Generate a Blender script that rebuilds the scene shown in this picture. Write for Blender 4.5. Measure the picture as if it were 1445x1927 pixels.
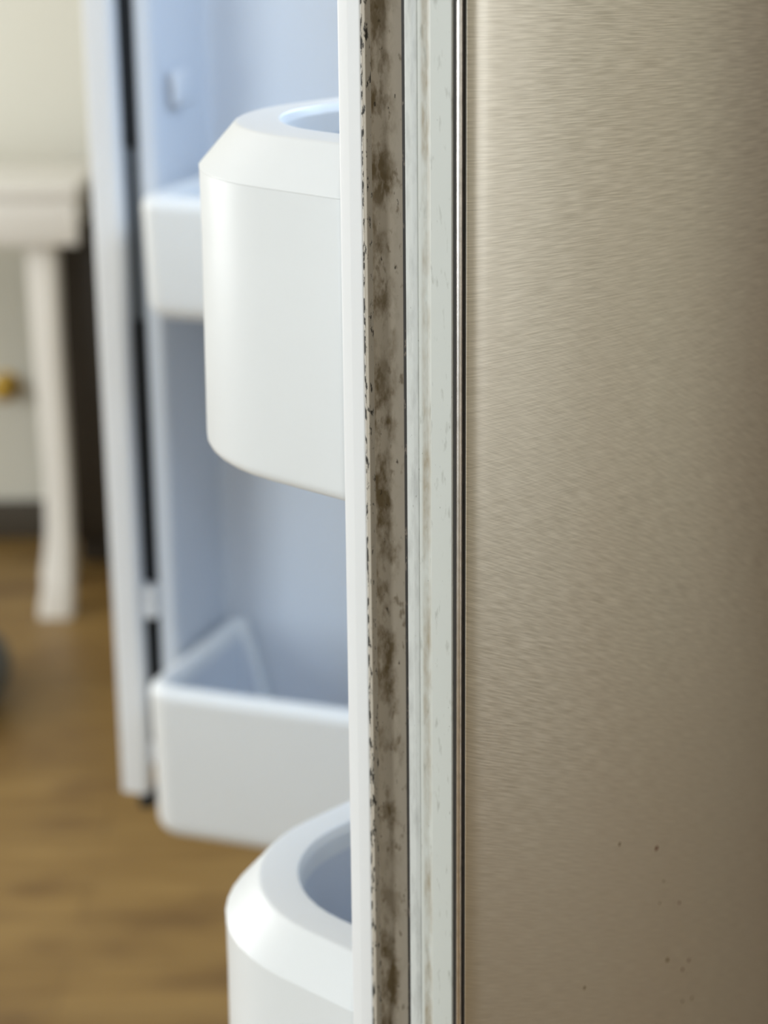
import bpy, math, random
from mathutils import Vector, Matrix
from math import sin, cos, radians, pi, atan2, hypot

for o in list(bpy.data.objects):
    bpy.data.objects.remove(o, do_unlink=True)
sc = bpy.context.scene
col = sc.collection
random.seed(7)

# ------------------------------------------------------------------ camera
cam_d = bpy.data.cameras.new('camera')
cam = bpy.data.objects.new('camera', cam_d)
col.objects.link(cam)
PITCH, ROLL = radians(17.695), radians(0.583)
CAM_H = 1.55
cam_d.sensor_fit = 'HORIZONTAL'
cam_d.sensor_width = 36.0
cam_d.lens = 4000.0 / 1445.0 * 36.0
cam_d.clip_start = 0.02
up = Vector((0, sin(PITCH), cos(PITCH)))
fw = Vector((0, cos(PITCH), -sin(PITCH)))
xr = Vector((1, 0, 0))
rt = cos(ROLL) * xr - sin(ROLL) * up
cu = sin(ROLL) * xr + cos(ROLL) * up
m = Matrix.Identity(4)
for i in range(3):
    m[i][0], m[i][1], m[i][2] = rt[i], cu[i], -fw[i]
m[0][3], m[1][3], m[2][3] = 0, 0, CAM_H
cam.matrix_world = m
cam_d.dof.use_dof = True
cam_d.dof.focus_distance = 0.80
cam_d.dof.aperture_fstop = 10.5
sc.camera = cam

# ------------------------------------------------------------------ world, light, exposure
w = bpy.data.worlds.new('world')
sc.world = w
w.use_nodes = True
bg = w.node_tree.nodes['Background']
bg.inputs['Color'].default_value = (0.78, 0.88, 1.0, 1)
bg.inputs['Strength'].default_value = 1.0

sc.view_settings.view_transform = 'Standard'
sc.view_settings.look = 'None'
sc.view_settings.exposure = 0.0
sc.view_settings.gamma = 1.0
sc.view_settings.use_curve_mapping = False

def area(name, loc, aim, sx, sy, power, color):
    l = bpy.data.lights.new(name, 'AREA')
    l.shape = 'RECTANGLE'
    l.size, l.size_y = sx, sy
    l.energy = power
    l.color = color
    o = bpy.data.objects.new(name, l)
    o.location = loc
    o.rotation_euler = (Vector(aim) - Vector(loc)).to_track_quat('-Z', 'Y').to_euler()
    col.objects.link(o)
    return o

# daylight entering by the tall window in the left wall and the one behind the camera
area('daylight_left_window', (-2.93, -0.9, 1.5), (0, -0.9, 1.35), 1.9, 1.5, 56, (0.84, 0.93, 1.0))
area('ceiling_fill', (0.2, 1.0, 2.585), (0.2, 1.0, 0), 4.6, 5.6, 42, (1.0, 0.97, 0.93))  # added fill without a fixture, lifts the brightness of the whole room
area('fill_far_left', (-2.93, 3.0, 1.5), (0, 3.0, 1.2), 1.7, 1.5, 53, (1.0, 0.99, 0.96))  # added unseen source, brightens back wall, floor and reflected walls
area('fill_right', (3.13, 0.83, 1.55), (0, 0.83, 1.45), 0.80, 1.3, 3.6, (1.0, 0.96, 0.88))  # added out of view to brighten the steel and give it a highlight
area('daylight_rear_window', (-0.9, -2.73, 1.5), (-0.9, 0, 1.35), 1.5, 1.5, 4, (1.0, 0.97, 0.92))

# ------------------------------------------------------------------ helpers
def mesh_obj(name, verts, faces, mat=None, parent=None, smooth=None, uv=None):
    me = bpy.data.meshes.new(name)
    me.from_pydata([tuple(v) for v in verts], [], faces)
    me.validate()
    me.update()
    import bmesh
    bm = bmesh.new()
    bm.from_mesh(me)
    bmesh.ops.recalc_face_normals(bm, faces=bm.faces)
    bm.to_mesh(me)
    bm.free()
    if smooth is not None:
        for p in me.polygons:
            p.use_smooth = True
        me.set_sharp_from_angle(angle=radians(smooth))
    if uv:
        lay = me.uv_layers.new(name='uv')
        for lp in me.loops:
            lay.data[lp.index].uv = uv(me.vertices[lp.vertex_index].co)
    if mat:
        me.materials.append(mat)
    o = bpy.data.objects.new(name, me)
    col.objects.link(o)
    if parent:
        o.parent = parent
    return o

def empty(name, loc=(0, 0, 0), rz=0.0, parent=None):
    o = bpy.data.objects.new(name, None)
    o.location = loc
    o.rotation_euler = (0, 0, rz)
    col.objects.link(o)
    if parent:
        o.parent = parent
    return o

def tag(o, label=None, cat=None, group=None, kind=None):
    if label: o['label'] = label
    if cat: o['category'] = cat
    if group: o['group'] = group
    if kind: o['kind'] = kind
    return o

def fillet(pts, closed=True, seg=6, lim=.49):
    """pts: (x, y, r) corners -> polyline with rounded corners."""
    out = []
    n = len(pts)
    for i, (x, y, *rr) in enumerate(pts):
        r = rr[0] if rr else 0
        if r <= 0 or (not closed and i in (0, n - 1)):
            out.append((x, y))
            continue
        a = Vector(pts[i - 1][:2]); b = Vector((x, y)); c = Vector(pts[(i + 1) % n][:2])
        u1 = (a - b).normalized(); u2 = (c - b).normalized()
        ang = u1.angle(u2)
        t = min(r / math.tan(ang / 2), (a - b).length * lim, (c - b).length * lim)
        p0 = b + u1 * t; p1 = b + u2 * t
        rr_ = t * math.tan(ang / 2)
        bis = (u1 + u2).normalized()
        cen = b + bis * (rr_ / sin(ang / 2))
        a0 = atan2(p0.y - cen.y, p0.x - cen.x); a1 = atan2(p1.y - cen.y, p1.x - cen.x)
        da = (a1 - a0 + pi) % (2 * pi) - pi
        for k in range(seg + 1):
            aa = a0 + da * k / seg
            out.append((cen.x + rr_ * cos(aa), cen.y + rr_ * sin(aa)))
    return out

def prism(name, prof, z0, z1, mat, parent=None, smooth=35, seg=6, uv=None, nz=1):
    pts = fillet(prof, True, seg)
    n = len(pts)
    vs, fs = [], []
    for k in range(nz + 1):
        z = z0 + (z1 - z0) * k / nz
        vs += [(x, y, z) for x, y in pts]
    for k in range(nz):
        for i in range(n):
            j = (i + 1) % n
            fs.append((k * n + i, k * n + j, (k + 1) * n + j, (k + 1) * n + i))
    fs.append(tuple(range(n)))
    fs.append(tuple(range(nz * n, nz * n + n)))
    return mesh_obj(name, vs, fs, mat, parent, smooth, uv)

def rbox(name, lo, hi, mat, parent=None, r=0.003, seg=2, uv=None):
    """box with bevelled edges"""
    import bmesh
    bm = bmesh.new()
    bmesh.ops.create_cube(bm, size=1)
    s = [hi[i] - lo[i] for i in range(3)]
    c = [(hi[i] + lo[i]) / 2 for i in range(3)]
    for v in bm.verts:
        v.co = Vector((v.co.x * s[0] + c[0], v.co.y * s[1] + c[1], v.co.z * s[2] + c[2]))
    if r > 0:
        bmesh.ops.bevel(bm, geom=list(bm.edges), offset=min(r, min(s) * .45), segments=seg, profile=.5, affect='EDGES')
    me = bpy.data.meshes.new(name)
    bm.to_mesh(me); bm.free()
    for p in me.polygons: p.use_smooth = True
    me.set_sharp_from_angle(angle=radians(50))
    me.materials.append(mat)
    o = bpy.data.objects.new(name, me)
    col.objects.link(o)
    if parent: o.parent = parent
    return o

def lathe(name, prof, mat, parent=None, seg=32, axis='z', loc=(0, 0, 0)):
    vs, fs = [], []
    n = len(prof)
    for i in range(seg):
        a = 2 * pi * i / seg
        for r, h in prof:
            if axis == 'z': vs.append((loc[0] + r * cos(a), loc[1] + r * sin(a), loc[2] + h))
            else: vs.append((loc[0] + r * cos(a), loc[1] + h, loc[2] + r * sin(a)))
    for i in range(seg):
        j = (i + 1) % seg
        for k in range(n - 1):
            fs.append((i * n + k, j * n + k, j * n + k + 1, i * n + k + 1))
    return mesh_obj(name, vs, fs, mat, parent, 40)

# ------------------------------------------------------------------ materials
class NT:
    def __init__(s, name):
        s.m = bpy.data.materials.new(name)
        s.m.use_nodes = True
        s.t = s.m.node_tree
        s.b = s.t.nodes['Principled BSDF']
        s._c = None
    def n(s, typ, **kw):
        nd = s.t.nodes.new(typ)
        for k, v in kw.items():
            if hasattr(nd, k): setattr(nd, k, v)
            else: nd.inputs[k].default_value = v
        return nd
    def l(s, a, b): s.t.links.new(a, b)
    def obj(s):
        if s._c is None: s._c = s.n('ShaderNodeTexCoord').outputs['Object']
        return s._c
    def sep(s):
        q = s.n('ShaderNodeSeparateXYZ'); s.l(s.obj(), q.inputs[0]); return q.outputs
    def mapn(s, scale=(1, 1, 1), loc=(0, 0, 0), rot=(0, 0, 0)):
        q = s.n('ShaderNodeMapping'); s.l(s.obj(), q.inputs[0])
        q.inputs['Scale'].default_value = scale; q.inputs['Location'].default_value = loc; q.inputs['Rotation'].default_value = rot
        return q.outputs[0]
    def noise(s, vec, scale=5, detail=3, rough=.5, dist=0):
        q = s.n('ShaderNodeTexNoise'); s.l(vec, q.inputs['Vector'])
        q.inputs['Scale'].default_value = scale; q.inputs['Detail'].default_value = detail
        q.inputs['Roughness'].default_value = rough; q.inputs['Distortion'].default_value = dist
        return q.outputs['Fac']
    def ramp(s, fac, stops, interp='LINEAR'):
        q = s.n('ShaderNodeValToRGB'); s.l(fac, q.inputs[0])
        q.color_ramp.interpolation = interp
        e = q.color_ramp.elements
        while len(e) < len(stops): e.new(0.5)
        for el, (p, c) in zip(e, stops):
            el.position = p
            el.color = (c, c, c, 1) if not hasattr(c, '__len__') else (*c, 1)
        return q.outputs[0]
    def maprange(s, v, a, b, c=0., d=1., smooth=True):
        q = s.n('ShaderNodeMapRange'); s.l(v, q.inputs[0])
        if smooth: q.interpolation_type = 'SMOOTHSTEP'
        for i, x in enumerate((a, b, c, d)): q.inputs[1 + i].default_value = x
        return q.outputs[0]
    def math(s, op, a, b=None, clamp=False):
        q = s.n('ShaderNodeMath'); q.operation = op; q.use_clamp = clamp
        for i, x in enumerate((a, b)):
            if x is None: continue
            if isinstance(x, (int, float)): q.inputs[i].default_value = x
            else: s.l(x, q.inputs[i])
        return q.outputs[0]
    def mix(s, fac, a, b):
        q = s.n('ShaderNodeMix'); q.data_type = 'RGBA'
        if isinstance(fac, (int, float)): q.inputs[0].default_value = fac
        else: s.l(fac, q.inputs[0])
        for i, x in ((6, a), (7, b)):
            if isinstance(x, tuple): q.inputs[i].default_value = (*x, 1)
            else: s.l(x, q.inputs[i])
        return q.outputs[2]
    def bump(s, h, strength=.1, dist=.001):
        q = s.n('ShaderNodeBump'); q.inputs['Strength'].default_value = strength; q.inputs['Distance'].default_value = dist
        s.l(h, q.inputs['Height']); s.l(q.outputs[0], s.b.inputs['Normal'])
    def set(s, **kw):
        for k, v in kw.items():
            i = s.b.inputs[k.replace('_', ' ')]
            if isinstance(v, tuple): i.default_value = (*v, 1) if len(v) == 3 else v
            elif isinstance(v, (int, float)): i.default_value = v
            else: s.l(v, i)
        return s

def plain(name, colr, rough=.5, metal=0, var=.04, scale=8, coat=0, bump=0):
    t = NT(name)
    f = t.noise(t.obj(), scale, 3)
    a = tuple(max(0, c * (1 - var)) for c in colr); b = tuple(min(1, c * (1 + var)) for c in colr)
    t.set(Base_Color=t.mix(f, a, b), Roughness=rough, Metallic=metal, Coat_Weight=coat)
    if bump: t.bump(t.noise(t.obj(), 900, 2), bump, .0005)
    return t.m

M = {}
M['bin'] = plain('white_bin_plastic', (.795, .82, .83), .36, var=.012)
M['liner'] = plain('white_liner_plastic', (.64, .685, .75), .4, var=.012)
M['gasket'] = plain('white_gasket_vinyl', (.83, .84, .85), .45, var=.012)
M['mullion'] = plain('pale_grey_mullion', (.76, .77, .78), .45, var=.02)
M['black'] = plain('black_rubber', (.012, .014, .016), .6, var=.2)
M['charcoal'] = plain('charcoal_plastic', (.12, .135, .15), .5, var=.1)
M['cabinet_grey'] = plain('textured_grey_steel', (.25, .20, .145), .5, var=.05, bump=.1)
M['shelf_glass'] = NT('shelf_glass').set(Base_Color=(.86, .93, .92), Transmission_Weight=.95, Roughness=.02, IOR=1.5).m
M['wall'] = plain('cream_wall_paint', (.79, .79, .71), .8, var=.02, scale=2, bump=.05)
M['ceiling'] = plain('white_ceiling_paint', (.8, .79, .76), .9, var=.01)
M['white_trim'] = plain('white_trim_paint', (.75, .74, .71), .5, var=.02)
M['table_white'] = plain('ivory_painted_wood', (.86, .85, .81), .4, var=.02, scale=4)
M['dark_wood'] = plain('dark_brown_wood', (.035, .026, .017), .5, var=.2, scale=6)
M['skirting'] = plain('dark_baseboard_paint', (.07, .058, .042), .6, var=.1)
M['brass'] = plain('brass', (.62, .40, .08), .35, metal=.8, var=.1)
M['grey_felt'] = plain('dark_grey_fabric', (.11, .115, .11), .9, var=.15, scale=40)
M['rust'] = plain('rust', (.16, .045, .008), .8, var=.4, scale=900)
M['rust_pale'] = plain('pale_rust', (.18, .11, .035), .8, var=.3, scale=900)

def steel_material(name, tilt=True):
    t = NT(name)
    o = t.obj()
    def streaks(rot, sx, sz, loc):
        q = t.n('ShaderNodeMapping'); t.l(o, q.inputs[0])
        q.inputs['Rotation'].default_value = (0, rot, 0)
        q2 = t.n('ShaderNodeMapping'); t.l(q.outputs[0], q2.inputs[0])
        q2.inputs['Scale'].default_value = (sx, 1, sz); q2.inputs['Location'].default_value = loc
        return t.noise(q2.outputs[0], 1, 2, .5)
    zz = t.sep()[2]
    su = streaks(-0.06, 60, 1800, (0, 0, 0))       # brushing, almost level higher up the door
    sl = streaks(-0.42, 75, 1600, (3, 1, 7))       # slanted lower down, painting in the way scratch glints turn
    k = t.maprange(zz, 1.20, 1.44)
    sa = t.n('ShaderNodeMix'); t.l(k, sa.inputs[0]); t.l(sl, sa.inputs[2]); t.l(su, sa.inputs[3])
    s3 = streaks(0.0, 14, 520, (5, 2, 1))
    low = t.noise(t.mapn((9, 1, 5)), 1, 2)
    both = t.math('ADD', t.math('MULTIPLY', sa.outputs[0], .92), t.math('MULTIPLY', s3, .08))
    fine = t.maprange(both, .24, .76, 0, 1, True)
    amp = t.maprange(zz, 1.10, 1.30, .35, 1.0)      # weaker streaks lower down, painting in the loss of glints
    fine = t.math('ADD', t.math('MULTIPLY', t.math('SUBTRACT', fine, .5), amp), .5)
    c = t.mix(fine, (.62, .568, .488), (.92, .862, .772))
    c = t.mix(t.maprange(low, .35, .65), c, t.mix(.08, c, (.75, .55, .45)))
    ro = t.math('ADD', t.math('MULTIPLY', fine, .06), .29)
    tg = t.n('ShaderNodeTangent'); tg.direction_type = 'UV_MAP'; tg.uv_map = 'uv'
    t.l(tg.outputs[0], t.b.inputs['Tangent'])
    t.set(Base_Color=c, Metallic=1.0, Roughness=ro, Anisotropic=.85, Anisotropic_Rotation=.25)
    t.bump(fine, .035, .0002)
    return t.m
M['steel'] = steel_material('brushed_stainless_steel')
M['hem'] = plain('bright_steel_hem', (.72, .68, .66), .25, metal=1, var=.25, scale=260)
M['valley'] = plain('painted_gap_shadow', (.035, .030, .025), .5, metal=.2, var=.1)  # near-black colour paints the shade inside the gap

def edge_cap_material():
    t = NT('aged_white_edge_plastic')
    x, y, z = t.sep()
    base = (.60, .62, .585)
    # brown stain running along the crease beside the seam, broken up along its height
    band = t.math('MULTIPLY', t.maprange(y, .0175, .0205), t.maprange(y, .0238, .0222))
    run = t.ramp(t.noise(t.mapn((60, 60, 26)), 1, 4, .65), [(.34, 0), (.62, 1)])
    fine = t.ramp(t.noise(t.mapn((300, 300, 110)), 1, 3, .6), [(.3, .35), (.65, 1)])
    st = t.math('MULTIPLY', t.math('MULTIPLY', band, run), fine)
    c = t.mix(t.math('MULTIPLY', st, .85), base, (.28, .21, .11))
    # scattered grey smudges and specks
    sm = t.ramp(t.noise(t.mapn((300, 300, 90), (4, 2, 9)), 1, 3, .6), [(.60, 0), (.74, 1)])
    c = t.mix(t.math('MULTIPLY', sm, .45), c, (.22, .22, .18))
    ss = t.ramp(t.noise(t.mapn((900, 900, 420), (1, 2, 3)), 1, 2), [(.74, 0), (.80, 1)])
    c = t.mix(t.math('MULTIPLY', ss, .6), c, (.10, .09, .06))
    t.set(Base_Color=c, Roughness=.45)
    t.bump(t.noise(t.mapn((700, 700, 60)), 1, 2), .08, .0003)
    return t.m
M['edge_cap'] = edge_cap_material()

def flange_material():
    t = NT('worn_white_flange_plastic')
    sm = t.ramp(t.noise(t.mapn((240, 240, 60)), 1, 4, .65), [(.45, 0), (.72, 1)])
    c = t.mix(t.math('MULTIPLY', sm, .5), (.62, .64, .62), (.33, .34, .33))
    sp = t.ramp(t.noise(t.mapn((800, 800, 300), (3, 1, 1)), 1, 2), [(.72, 0), (.8, 1)])
    c = t.mix(t.math('MULTIPLY', sp, .7), c, (.06, .07, .05))
    t.set(Base_Color=c, Roughness=.4)
    return t.m
M['flange'] = flange_material()

def bellows_material():
    t = NT('grimy_gasket_fold')
    x, y, z = t.sep()
    c0 = t.mix(t.noise(t.mapn((60, 60, 9)), 1, 4), (.40, .345, .27), (.52, .455, .365))
    yy = t.math('ADD', y, t.math('MULTIPLY', t.math('SUBTRACT', t.noise(t.mapn((110, 110, 60), (9, 3, 2)), 1, 4, .6), .5), .012))
    near_lip = t.maprange(yy, .0438, .0492)
    where = t.ramp(t.noise(t.mapn((20, 20, 14), (0, 0, .35)), 1, 2), [(.32, 0), (.52, 1)])
    bl = t.ramp(t.noise(t.mapn((170, 170, 75), (2, 5, 1)), 1, 4, .6), [(.42, 0), (.60, 1)])
    a = t.math('MULTIPLY', t.math('MULTIPLY', bl, near_lip), where)
    c = t.mix(t.math('MULTIPLY', a, .88), c0, (.105, .066, .016))
    bl2 = t.ramp(t.noise(t.mapn((300, 300, 130), (7, 5, 3)), 1, 3, .55), [(.61, 0), (.70, 1)])
    c = t.mix(t.math('MULTIPLY', bl2, .6), c, (.10, .065, .02))
    sp = t.ramp(t.noise(t.mapn((500, 500, 210), (1, 8, 5)), 1, 3), [(.69, 0), (.74, 1)])
    c = t.mix(t.math('MULTIPLY', sp, .85), c, (.025, .016, .006))
    t.set(Base_Color=c, Roughness=.6)
    return t.m
M['bellows'] = bellows_material()

def lip_material(name, base, dark, th):
    t = NT(name)
    sp = t.ramp(t.noise(t.mapn((500, 500, 150)), 1, 4, .7), [(th, 0), (th + .05, 1)])
    c = t.mix(t.math('MULTIPLY', sp, .95), base, dark)
    t.set(Base_Color=c, Roughness=.6)
    return t.m
M['lip'] = lip_material('mouldy_gasket_lip', (.50, .45, .375), (.012, .010, .007), .57)
M['mould_line'] = lip_material('broken_mould_line', (.62, .58, .52), (.012, .010, .007), .49)
M['mould'] = lip_material('black_mould_seam', (.02, .016, .012), (.16, .13, .10), .60)

def floor_material():
    t = NT('oak_plank_floor')
    br = t.n('ShaderNodeTexBrick'); t.l(t.mapn((1, 1, 1), rot=(0, 0, 0)), br.inputs['Vector'])
    br.offset = .37; br.inputs['Scale'].default_value = 1.0
    br.inputs['Brick Width'].default_value = 1.25; br.inputs['Row Height'].default_value = .13
    br.inputs['Mortar Size'].default_value = .0012; br.inputs['Mortar Smooth'].default_value = .1
    br.inputs['Color1'].default_value = (.33, .212, .072, 1); br.inputs['Color2'].default_value = (.24, .150, .049, 1)
    br.inputs['Mortar'].default_value = (.08, .05, .02, 1)
    g = t.noise(t.mapn((2.2, 26, 1)), 1.2, 5, .6, .6)
    c = t.mix(t.maprange(g, .3, .7, 0, .75), br.outputs['Color'], (.185, .105, .027))
    kn = t.ramp(t.noise(t.mapn((4.2, 9.5, 1), (3, 1, 0)), 1, 3, .55), [(.48, 0), (.68, 1)])
    c = t.mix(t.math('MULTIPLY', kn, .7), c, (.120, .062, .018))
    t.set(Base_Color=c, Roughness=.42)
    t.bump(g, .06, .001)
    return t.m
M['floor'] = floor_material()

# ------------------------------------------------------------------ room shell
RX0, RX1, RY0, RY1, RZ = -3.0, 3.2, -2.8, 4.70, 2.6
def struct(o): o['kind'] = 'structure'; return o
def slab(name, lo, hi, mat): return struct(rbox(name, lo, hi, mat, r=0))
slab('floor', (RX0 - .1, RY0 - .1, -.1), (RX1 + .1, RY1 + .1, 0), M['floor'])
slab('ceiling', (RX0 - .1, RY0 - .1, RZ), (RX1 + .1, RY1 + .1, RZ + .1), M['ceiling'])
slab('wall_back', (RX0 - .1, RY1, 0), (RX1 + .1, RY1 + .1, RZ), M['wall'])
def wall_with_holes(name, axis, at0, at1, a0, a1, holes, z0, z1):
    """wall slab with rectangular window openings, as a single mesh"""
    vs, fs = [], []
    def bx(lo, hi):
        b = len(vs)
        for x in (0, 1):
            for y in (0, 1):
                for z in (0, 1):
                    vs.append(((lo[0], hi[0])[x], (lo[1], hi[1])[y], (lo[2], hi[2])[z]))
        for f in ((0, 1, 3, 2), (4, 6, 7, 5), (0, 4, 5, 1), (2, 3, 7, 6), (0, 2, 6, 4), (1, 5, 7, 3)):
            fs.append(tuple(b + i for i in f))
    segs, cur = [], a0
    for h0, h1 in holes:
        segs += [(cur, h0, 0, RZ), (h0, h1, 0, z0), (h0, h1, z1, RZ)]
        cur = h1
    segs.append((cur, a1, 0, RZ))
    for s0, s1, c0, c1 in segs:
        if axis == 'x': bx((at0, s0, c0), (at1, s1, c1))
        else: bx((s0, at0, c0), (s1, at1, c1))
    return struct(mesh_obj(name, vs, fs, M['wall']))
wall_with_holes('wall_left', 'x', RX0 - .1, RX0, RY0, RY1, ((-1.85, .05), (2.15, 3.85)), .75, 2.25)
wall_with_holes('wall_front', 'y', RY0 - .1, RY0, RX0, RX1, ((-1.65, -.15),), .75, 2.25)
def window(name, axis, at, h0, h1, z0, z1):
    e = struct(empty(name))
    def bar(nm, s0, s1, c0, c1, t=.03, mat=M['white_trim'], off=0):
        if axis == 'x': return rbox(nm, (at - t + off, s0, c0), (at + t + off, s1, c1), mat, e, .004)
        return rbox(nm, (s0, at - t + off, c0), (s1, at + t + off, c1), mat, e, .004)
    mid = (h0 + h1) / 2
    bar('window_frame', h0, h0 + .05, z0, z1); bar('window_frame', h1 - .05, h1, z0, z1)
    bar('window_frame', h0 + .05, h1 - .05, z1 - .05, z1); bar('window_frame', h0 + .05, h1 - .05, z0, z0 + .05)
    bar('mullion', mid - .02, mid + .02, z0 + .05, z1 - .05)
    for s0, s1 in ((h0 + .05, mid - .02), (mid + .02, h1 - .05)):
        bar('pane', s0, s1, z0 + .05, z1 - .05, .004, M['shelf_glass'])
    return e
window('window_1', 'x', RX0 - .055, -1.85, .05, .75, 2.25)
wall_with_holes('wall_right', 'x', RX1, RX1 + .1, RY0, RY1, ((.43, 1.23),), .90, 2.20)
window('fill_window_right', 'x', RX1 + .055, .43, 1.23, .90, 2.20)  # unseen window, added to go with the right-hand fill
window('fill_window_far_left', 'x', RX0 - .055, 2.15, 3.85, .75, 2.25)  # unseen window, added for the extra light on the back wall
window('window_2', 'y', RY0 - .055, -1.65, -.15, .75, 2.25)
struct(rbox('baseboard_back', (RX0, RY1 - .018, 0), (RX1, RY1, .09), M['skirting'], r=.004))
struct(rbox('baseboard_right', (RX1 - .018, RY0, 0), (RX1, RY1 - .018, .09), M['skirting'], r=.004))

# ------------------------------------------------------------------ refrigerator
AN = radians(43)                      # near door recedes to the right
NEAR = (0.03141, 0.760)               # plan position of its outer free corner
ED = Vector((sin(AN), cos(AN))); EN = Vector((-cos(AN), sin(AN)))
FARG = radians(20)
FAR = (-0.2616, 1.910)                # free edge of the far door, at the face of its mullion bar
E2 = Vector((cos(FARG), -sin(FARG)))
DW = .38
HN = Vector(NEAR) + DW * ED
HF = Vector(FAR) + DW * E2
fdir = (HN - HF); FWID = fdir.length; frz = atan2(fdir.y, fdir.x)
DZ0, DZ1 = .655, 1.76

fridge = empty('refrigerator', (HF.x, HF.y, 0), frz)
tag(fridge, 'stainless steel refrigerator with both white-lined doors swung wide open', 'refrigerator')
inv = Matrix.Translation(Vector((HF.x, HF.y, 0))) @ Matrix.Rotation(frz, 4, 'Z')
inv = inv.inverted()

# cabinet: open box behind the doors, front face at y=0, back at y=.68
t = .045
cab = empty('cabinet', parent=fridge)
FD = .66; y0 = .02
rbox('side_panel', (0, y0, .05), (t, FD, 1.78), M['cabinet_grey'], cab)
rbox('side_panel', (FWID - t, y0, .05), (FWID, FD, 1.78), M['cabinet_grey'], cab)
rbox('back_panel', (t, FD - .04, .05), (FWID - t, FD, 1.78), M['liner'], cab)
rbox('top_panel', (t, y0, 1.735), (FWID - t, FD - .04, 1.78), M['cabinet_grey'], cab)
rbox('divider', (t, y0, .60), (FWID - t, FD - .04, .66), M['liner'], cab)
rbox('bottom_panel', (t, y0, .05), (FWID - t, FD - .04, .09), M['cabinet_grey'], cab)
for x in (.03, FWID - .09):
    for y in (.06, FD - .10):
        rbox('foot', (x, y, 0), (x + .05, y + .05, .05), M['black'], cab)
rbox('inner_side', (t, y0, .66), (t + .006, FD - .04, 1.735), M['liner'], cab, .001)
rbox('inner_side', (FWID - t - .006, y0, .66), (FWID - t, FD - .04, 1.735), M['liner'], cab, .001)
rbox('inner_top', (t + .006, y0, 1.727), (FWID - t - .006, FD - .04, 1.735), M['liner'], cab, .001)
for z in (.98, 1.24, 1.48):
    s = rbox('glass_shelf', (t + .008, .08, z), (FWID - t - .008, FD - .05, z + .006), M['shelf_glass'], fridge, .001)
    rbox('shelf_trim', (t + .008, .066, z - .012), (FWID - t - .008, .08, z + .01), M['liner'], s, .002)
dr = rbox('freezer_drawer', (.004, -.05, .075), (FWID - .004, y0 - .004, .640), M['cabinet_grey'], fridge, .006)
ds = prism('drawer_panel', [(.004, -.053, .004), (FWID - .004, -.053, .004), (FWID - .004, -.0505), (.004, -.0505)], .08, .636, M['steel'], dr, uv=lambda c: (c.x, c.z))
rbox('handle', (.10, -.10, .575), (FWID - .10, -.085, .597), M['hem'], dr, .006)
for x in (.12, FWID - .14):
    rbox('handle_post', (x, -.087, .578), (x + .02, -.052, .594), M['hem'], dr, .003)

# cool white lamp in the roof of the fresh-food compartment
lm = NT('cool_led_diffuser').set(Base_Color=(.9, .95, 1), Emission_Color=(.62, .80, 1.0), Emission_Strength=9.0).m
led = rbox('lamp', (.10, .05, 1.715), (FWID - .10, .13, 1.727), lm, fridge, .003)
ll = bpy.data.lights.new('fridge_lamp_light', 'AREA')
ll.shape = 'RECTANGLE'; ll.size, ll.size_y = FWID - .22, .07; ll.energy = 5.5; ll.color = (.50, .70, 1.0)
lo = bpy.data.objects.new('fridge_lamp_light', ll); col.objects.link(lo)
lo.parent = fridge; lo.location = (FWID / 2, .09, 1.712)
lo.rotation_euler = (radians(-35), 0, 0)

# ---------- near door: local x = along the door from its free edge, y = towards the inside
near = prism('door', [(.0075, .0034), (.12, .0068), (.25, .0185), (DW - .001, .0378), (DW - .001, .046), (.0075, .031)], DZ0 + .004, DZ1 - .004, M['charcoal'], fridge)
near.matrix_parent_inverse = Matrix.Identity(4)
near.matrix_local = inv @ Matrix.Translation(Vector((NEAR[0], NEAR[1], 0))) @ Matrix.Rotation(pi / 2 - AN, 4, 'Z')
uvf = lambda c: (c.x - c.y, c.z)
BOW = 2.1                             # radius of the gently contoured steel front
bow = lambda d: d * d / (2 * BOW)
NB = 24
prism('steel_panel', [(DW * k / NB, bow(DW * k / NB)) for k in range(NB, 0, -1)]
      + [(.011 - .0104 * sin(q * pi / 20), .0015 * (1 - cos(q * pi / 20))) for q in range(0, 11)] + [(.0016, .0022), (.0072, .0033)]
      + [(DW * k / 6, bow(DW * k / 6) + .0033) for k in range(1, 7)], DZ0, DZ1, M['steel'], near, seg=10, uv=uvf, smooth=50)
prism('steel_hem', [(.0020 + .0015 * cos(a), .0056 + .0012 * sin(a)) for a in [2 * pi * k / 14 for k in range(14)]], DZ0, DZ1, M['hem'], near, smooth=60)
prism('edge_gap_fill', [(.0030, .0032), (.0030, .0069), (.0014, .0070), (.0014, .0084), (.0074, .0084), (.0074, .0034)], DZ0 + .001, DZ1 - .001, M['valley'], near)  # solid strip in place of the shaded open gap
tag(prism('edge_cap', [(.0074, .0084), (.0004, .0084, .0004), (0, .0180, .0004), (.0008, .0205, .001), (.0004, .0232, .0008), (.0004, .0249, .0006), (.0074, .0249)], DZ0, DZ1, M['edge_cap'], near), 'stained off-white plastic edge strip')
prism('liner_flange', [(.0090, .0253), (.0010, .0253, .0008), (.0004, .0275, .0010), (.0008, .0318, .0012), (.0090, .0322)], DZ0, DZ1, M['flange'], near)
prism('mould_seam', [(.0030, .0318), (.0024, .0342), (.0095, .0392), (.0100, .0318)], DZ0 + .002, DZ1 - .002, M['mould'], near)
tag(prism('gasket_fold', [(.0030, .0500), (.0088, .0474, .004), (.0132, .0420), (.0160, .0420), (.0160, .0520), (.0030, .0520)], DZ0 + .002, DZ1 - .002, M['bellows'], near), 'grimy gasket fold with brown mould stains')
tag(prism('gasket_lip', [(.0003, .0505, .0004), (.0003, .0519), (.0040, .0519), (.0040, .0500)], DZ0 + .001, DZ1 - .001, M['lip'], near), 'beige gasket lip edged with black mould')
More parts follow.
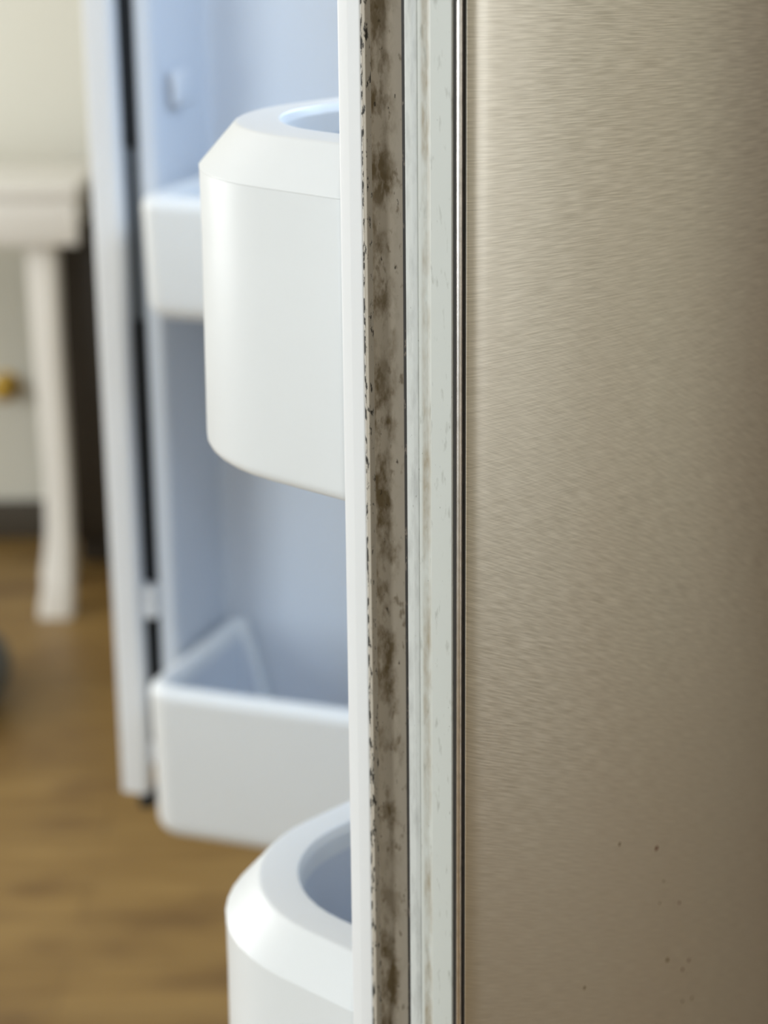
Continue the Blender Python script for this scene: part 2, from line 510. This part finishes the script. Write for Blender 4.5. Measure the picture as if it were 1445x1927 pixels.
tag(prism('gasket', [(.0000, .0526, .0010), (-.0004, .0585, .004), (.0004, .0652, .0020), (.0160, .0652, .002), (.0160, .0526)], DZ0, DZ1, M['gasket'], near), 'clean white face of the door gasket')
prism('mould_line', [(.0002, .0519), (.0002, .0526), (.0040, .0526), (.0040, .0519)], DZ0 + .001, DZ1 - .001, M['mould_line'], near)
# liner behind the gasket with raised dykes that carry the bins
prism('liner', [(.018, .031), (.018, .050, .003), (.040, .052, .004), (.044, .078, .004), (.058, .078, .004), (.064, .045, .006), (DW - .064, .045, .006), (DW - .058, .078, .004), (DW - .044, .078, .004), (DW - .040, .052, .004), (DW - .012, .050, .003), (DW - .012, .031)], DZ0 + .004, DZ1 - .004, M['liner'], near, seg=5)
for z in (DZ0 - .01, DZ1 + .002):
    rbox('hinge', (DW - .05, .006, z), (DW - .004, .028, z + .008), M['charcoal'], near, .002)
# rust specks on the steel (x along the door, z height, size, pale?)
SPECKS = [(.1355, 1.1153, .0013, 0), (.1052, 1.1293, .0009, 1), (.1426, 1.0961, .0006, 1), (.1399, 1.0860, .0007, 1), (.1573, 1.0790, .0008, 0), (.1483, 1.0531, .0011, 1),
          (.1679, 1.0442, .0009, 0), (.1625, 1.0418, .0010, 0), (.0807, 1.0696, .0009, 1), (.1635, 1.0245, .0008, 1), (.1723, 1.0220, .0008, 1)]
def speck(x, z, s, mat, seed):
    rnd = random.Random(seed)
    k = 9
    y0 = bow(x) - .00003
    vs = [(x, y0 - .00025, z)]
    for i in range(k):
        a = 2 * pi * i / k
        r = s * rnd.uniform(.65, 1.15)
        vs.append((x + r * cos(a), y0 - .00002, z + r * sin(a) * 1.1))
    fs = [(0, 1 + i, 1 + (i + 1) % k) for i in range(k)] + [tuple(range(1, k + 1))]
    mesh_obj('rust_speck', vs, fs, mat, near, 60)
for i, (x, z, s, pale) in enumerate(SPECKS):
    speck(x, z, s, M['rust_pale'] if pale else M['rust'], i)

# ---------- far door: local x = from free edge to hinge, y = away from the viewer (deeper), face of mullion bar at y=0
far = prism('door', [(-.002, .133), (DW, .133), (DW, .158), (-.002, .158)], DZ0 + .01, DZ1 - .004, M['mullion'], fridge)
far.matrix_parent_inverse = Matrix.Identity(4)
far.matrix_local = inv @ Matrix.Translation(Vector((FAR[0], FAR[1], 0))) @ Matrix.Rotation(-FARG, 4, 'Z')
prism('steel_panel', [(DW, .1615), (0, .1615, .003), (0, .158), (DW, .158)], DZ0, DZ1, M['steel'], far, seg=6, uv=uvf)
prism('liner', [(-.001, .136), (-.001, .060, .004), (.036, .056, .003), (.0400, .020, .005), (.0575, .020, .006), (.0612, .128, .010), (DW - .0612, .128, .010), (DW - .0575, .020, .006), (DW - .040, .020, .005), (DW - .036, .056, .003), (DW - .002, .060, .004), (DW - .002, .136)], DZ0 + .006, DZ1 - .006, M['liner'], far, seg=8)
tag(prism('mullion_bar', [(0, 0, .005), (.0275, 0, .005), (.0275, .015, .003), (.004, .050), (0, .040)], DZ0, DZ1 - .01, M['mullion'], far), 'pale grey flip mullion bar along the free edge')
def seal(name, z0, z1, mat, y=.026):
    return prism(name, [(.0180, y, .002), (.0390, y + .001, .002), (.0390, .055), (.0100, .055)], z0, z1, mat, far)
seal('mullion_seal', 1.283, DZ1 - .02, M['black'])
seal('mullion_bracket', 1.125, 1.282, M['charcoal'])
seal('mullion_seal', .868, 1.124, M['black'])
seal('mullion_hinge', .836, .867, M['mullion'], .012)
seal('mullion_seal', .70, .835, M['black'])
rbox('mullion_guide', (.016, .004, DZ0 - .018), (.030, .030, DZ0), M['black'], far, .003)
for s in (0, 1):
    x0 = .0575 if s == 0 else DW - .0675
    for z in (1.318,):
        rbox('bin_boss', (x0 + (.004 if s == 0 else -.004), .042, z), (x0 + (.014 if s == 0 else .006), .075, z + .032), M['liner'], far, .004)
for z in (DZ0 - .006, DZ1 + .002):
    rbox('hinge', (DW - .05, .105, z), (DW - .004, .15, z + .008), M['charcoal'], far, .002)

# ------------------------------------------------------------------ door bins
def ring(L, Dp, Rf, Rb, off, bi, seg=12):
    """plan outline, back at y=0, front at y=Dp; bi tapers the ends inward towards the back"""
    nb = 18
    pts = [(bi + off, off, max(Rb - off, .002)), (L - bi - off, off, max(Rb - off, .002)),
           (L - off, Dp - off, max(Rf - off * .75, .003)), (off, Dp - off, max(Rf - off * .75, .003))]
    p = fillet(pts, True, seg, .88)
    a, b = p[seg], p[seg + 1]           # straight back edge, subdivided
    return p[:seg + 1] + [(a[0] + (b[0] - a[0]) * k / nb, a[1] + (b[1] - a[1]) * k / nb) for k in range(1, nb)] + p[seg + 1:]

def loft(name, L, Dp, Rf, Rb, prof, bi, mat, parent, sgn, cap0=True, cap1=False, smooth=50, dip=0, h=1):
    vs, fs = [], []
    n = None
    for off, z in prof:
        r = ring(L, Dp, Rf, Rb, off, bi)
        n = len(r)
        for x, y in r:
            zz = z
            if dip and y < .030 and z > .015:      # the back wall of the bin is cut away low between its ends
                e = min(max((min(x, L - x) - .022) / .035, 0), 1)
                zz = .015 + (z - .015) * (1 - dip * e * e * (3 - 2 * e))
            vs.append((x, sgn * y, zz))
    for k in range(len(prof) - 1):
        for i in range(n):
            j = (i + 1) % n
            fs.append((k * n + i, k * n + j, (k + 1) * n + j, (k + 1) * n + i))
    if cap0: fs.append(tuple(range(n)))
    if cap1: fs.append(tuple(range((len(prof) - 1) * n, len(prof) * n)))
    return mesh_obj(name, vs, fs, mat, parent, smooth)

def collar_bin(origin, ang, sgn, L, Dp, Rf, z_bot, z_rim, label):
    """tall bin whose top leans in as a broad chamfered collar round a flat rim"""
    b = empty('door_bin', (origin[0], origin[1], z_bot), ang)
    tag(b, label, 'storage bin', 'white fridge door bins')
    h = z_rim - z_bot; hc = h - .0195
    body = fillet([(.030, 0), (-.0005, 0, .006), (.0003, hc - .030, .02), (.0002, hc - .0005), ], False, 6)
    inner = [(.0425, h - .012), (.0440, .02), (.050, .006), (.080, .004)]
    loft('shell', L, Dp, Rf, .006, body, 0, M['bin'], b, sgn)
    collar = fillet([(.0002, hc - .0006), (0, hc, .003), (.0150, h - .0008, .003), (.0325, h, .002), (.0350, h - .004, .001), (.0355, h - .014)], False, 6)
    loft('rim', L, Dp, Rf, .006, collar, 0, M['bin'], b, sgn, cap0=False)
    loft('inner_wall', L, Dp, Rf, .006, [(.0356, h - .013), (.0375, .03), (.046, .006), (.060, .004)], 0, M['liner'], b, sgn, cap0=False, cap1=True)  # darker bluish liner colour paints the shade inside the white bin
    return b

A0 = pi / 2 - AN
def near_pt(d, n): v = Vector(NEAR) + d * ED + n * EN; return (v.x, v.y)
def far_pt(u, y): v = Vector(FAR) + u * E2 + y * Vector((sin(FARG), cos(FARG))); return (v.x, v.y)
collar_bin(near_pt(.0195, .0795), A0, 1, .335, .1425, .093, 1.2880, 1.4335, 'large glossy white door bin on the nearer door, upper of its two')
collar_bin(near_pt(.0195, .0795), A0, 1, .335, .1425, .093, .930, 1.0715, 'large white door bin on the nearer door at the bottom edge, lower of its two')

def open_bin(origin, ang, sgn, L, Dp, Rf, z_bot, z_rim, bi, label):
    b = empty('door_bin', (origin[0], origin[1], z_bot), ang)
    tag(b, label, 'storage bin', 'white fridge door bins')
    h = z_rim - z_bot
    outer = fillet([(.040, 0), (.004, 0, .018), (.001, h - .016)], False, 6)
    loft('shell', L, Dp, Rf, .006, outer, bi, M['bin'], b, sgn, dip=.86)
    loft('rim', L, Dp, Rf, .006, fillet([(.001, h - .016), (0, h, .011), (.018, h, .008), (.0205, h - .016)], False, 8, .8), bi, M['bin'], b, sgn, cap0=False, dip=.86)
    loft('inner_wall', L, Dp, Rf, .006, [(.0205, h - .015), (.0235, .02), (.030, .006), (.045, .004)], bi, M['liner'], b, sgn, cap0=False, cap1=True, dip=.86)  # shade inside the bin is put in by the bluish liner colour
    return b
open_bin(far_pt(.0645, .1265), -FARG, -1, .252, .2065, .030, .652, .8055, .0015, 'wide white door bin on the far door at its bottom, wood floor behind')
open_bin(far_pt(.0790, .1265), -FARG, -1, .222, .2015, .022, 1.148, 1.257, .0015, 'small white door bin on the far door beside the big upper bin')

# ------------------------------------------------------------------ white console table by the far wall
tb = empty('console_table', (-1.15, 4.35, 0))
tag(tb, 'white console table with slender flared legs in the blurred background', 'table')
rbox('tabletop', (-.56, -.22, .875), (.56, .10, .905), M['table_white'], tb, .006)
rbox('apron', (-.555, -.217, .786), (.555, -.190, .875), M['table_white'], tb, .003)
rbox('apron', (-.535, .062, .790), (.535, .085, .875), M['table_white'], tb, .003)
for s in (-1, 1):
    rbox('apron', (s * .535 - (.02 if s > 0 else 0), -.190, .790), (s * .535 + (.02 if s < 0 else 0), .062, .875), M['table_white'], tb, .003)
def leg(cx, cy, sx, sy):
    secs = [(0, .038, .012), (.02, .038, .011), (.08, .033, .004), (.17, .029, -.002), (.30, .028, -.004), (.55, .029, 0), (.78, .032, 0), (.86, .032, 0)]
    vs, fs = [], []
    for z, w_, o in secs:
        r = w_ * .30
        pts = fillet([(-w_, -w_, r), (w_, -w_, r), (w_, w_, r), (-w_, w_, r)], True, 3)
        n = len(pts)
        vs += [(cx + x * .92 - sx * o * -1.0, cy + y * .92 + sy * o, z) for x, y in pts]
    for k in range(len(secs) - 1):
        for i in range(n):
            j = (i + 1) % n
            fs.append((k * n + i, k * n + j, (k + 1) * n + j, (k + 1) * n + i))
    fs += [tuple(range(n)), tuple(range((len(secs) - 1) * n, len(secs) * n))]
    mesh_obj('leg', vs, fs, M['table_white'], tb, 50)
for sx in (-1, 1):
    for sy in (-1, 1):
        leg(sx * (.475 if sy < 0 else .447), -.055 + sy * .100, -1 if sx > 0 else 1, sy)

# ------------------------------------------------------------------ dark low cabinet beside the table
dc = empty('low_cabinet', (-.44, 4.645, 0))
tag(dc, 'dark brown low cabinet between the white table and the far fridge door', 'cabinet')
rbox('body', (-.26, -.16, .06), (.26, .045, .80), M['dark_wood'], dc, .004)
rbox('top', (-.275, -.175, .80), (.275, .05, .825), M['dark_wood'], dc, .004)
rbox('plinth', (-.24, -.14, 0), (.24, .04, .06), M['dark_wood'], dc, .003)
for x0, x1, hx in ((-.255, -.003, -.03), (.003, .255, .03)):
    d_ = rbox('door', (x0, -.178, .075), (x1, -.16, .79), M['dark_wood'], dc, .004)
    lathe('knob', [(0, -.205), (.009, -.203), (.012, -.197), (.009, -.190), (.004, -.186), (.005, -.178)], M['brass'], d_, 16, 'y', (hx, 0, .48))

# ------------------------------------------------------------------ brass door stop on the far wall, dark pouf at the left
ds_ = empty('door_stop', (-.855, RY1, .365))
tag(ds_, 'small brass knob on the far wall under the white table', 'knob')
lathe('base', [(0, -.001), (.030, -.001), (.030, -.006), (.012, -.010), (.010, -.02)], M['brass'], ds_, 24, 'y')
lathe('ball', [(.010, -.019), (.022, -.026), (.030, -.040), (.030, -.050), (.022, -.064), (.010, -.070), (0, -.071)], M['brass'], ds_, 24, 'y')
pf = empty('pouf', (-.872, 3.68, 0))
tag(pf, 'dark grey rounded pouf on the wood floor at the left edge', 'pouf')
lathe('cushion', [(0, .145), (.09, .144), (.14, .135), (.168, .110), (.175, .078), (.168, .045), (.145, .02), (.12, .012), (0, .012)], M['grey_felt'], pf, 40)
lathe('base', [(0, .012), (.12, .012), (.12, 0), (0, 0)], M['black'], pf, 32)
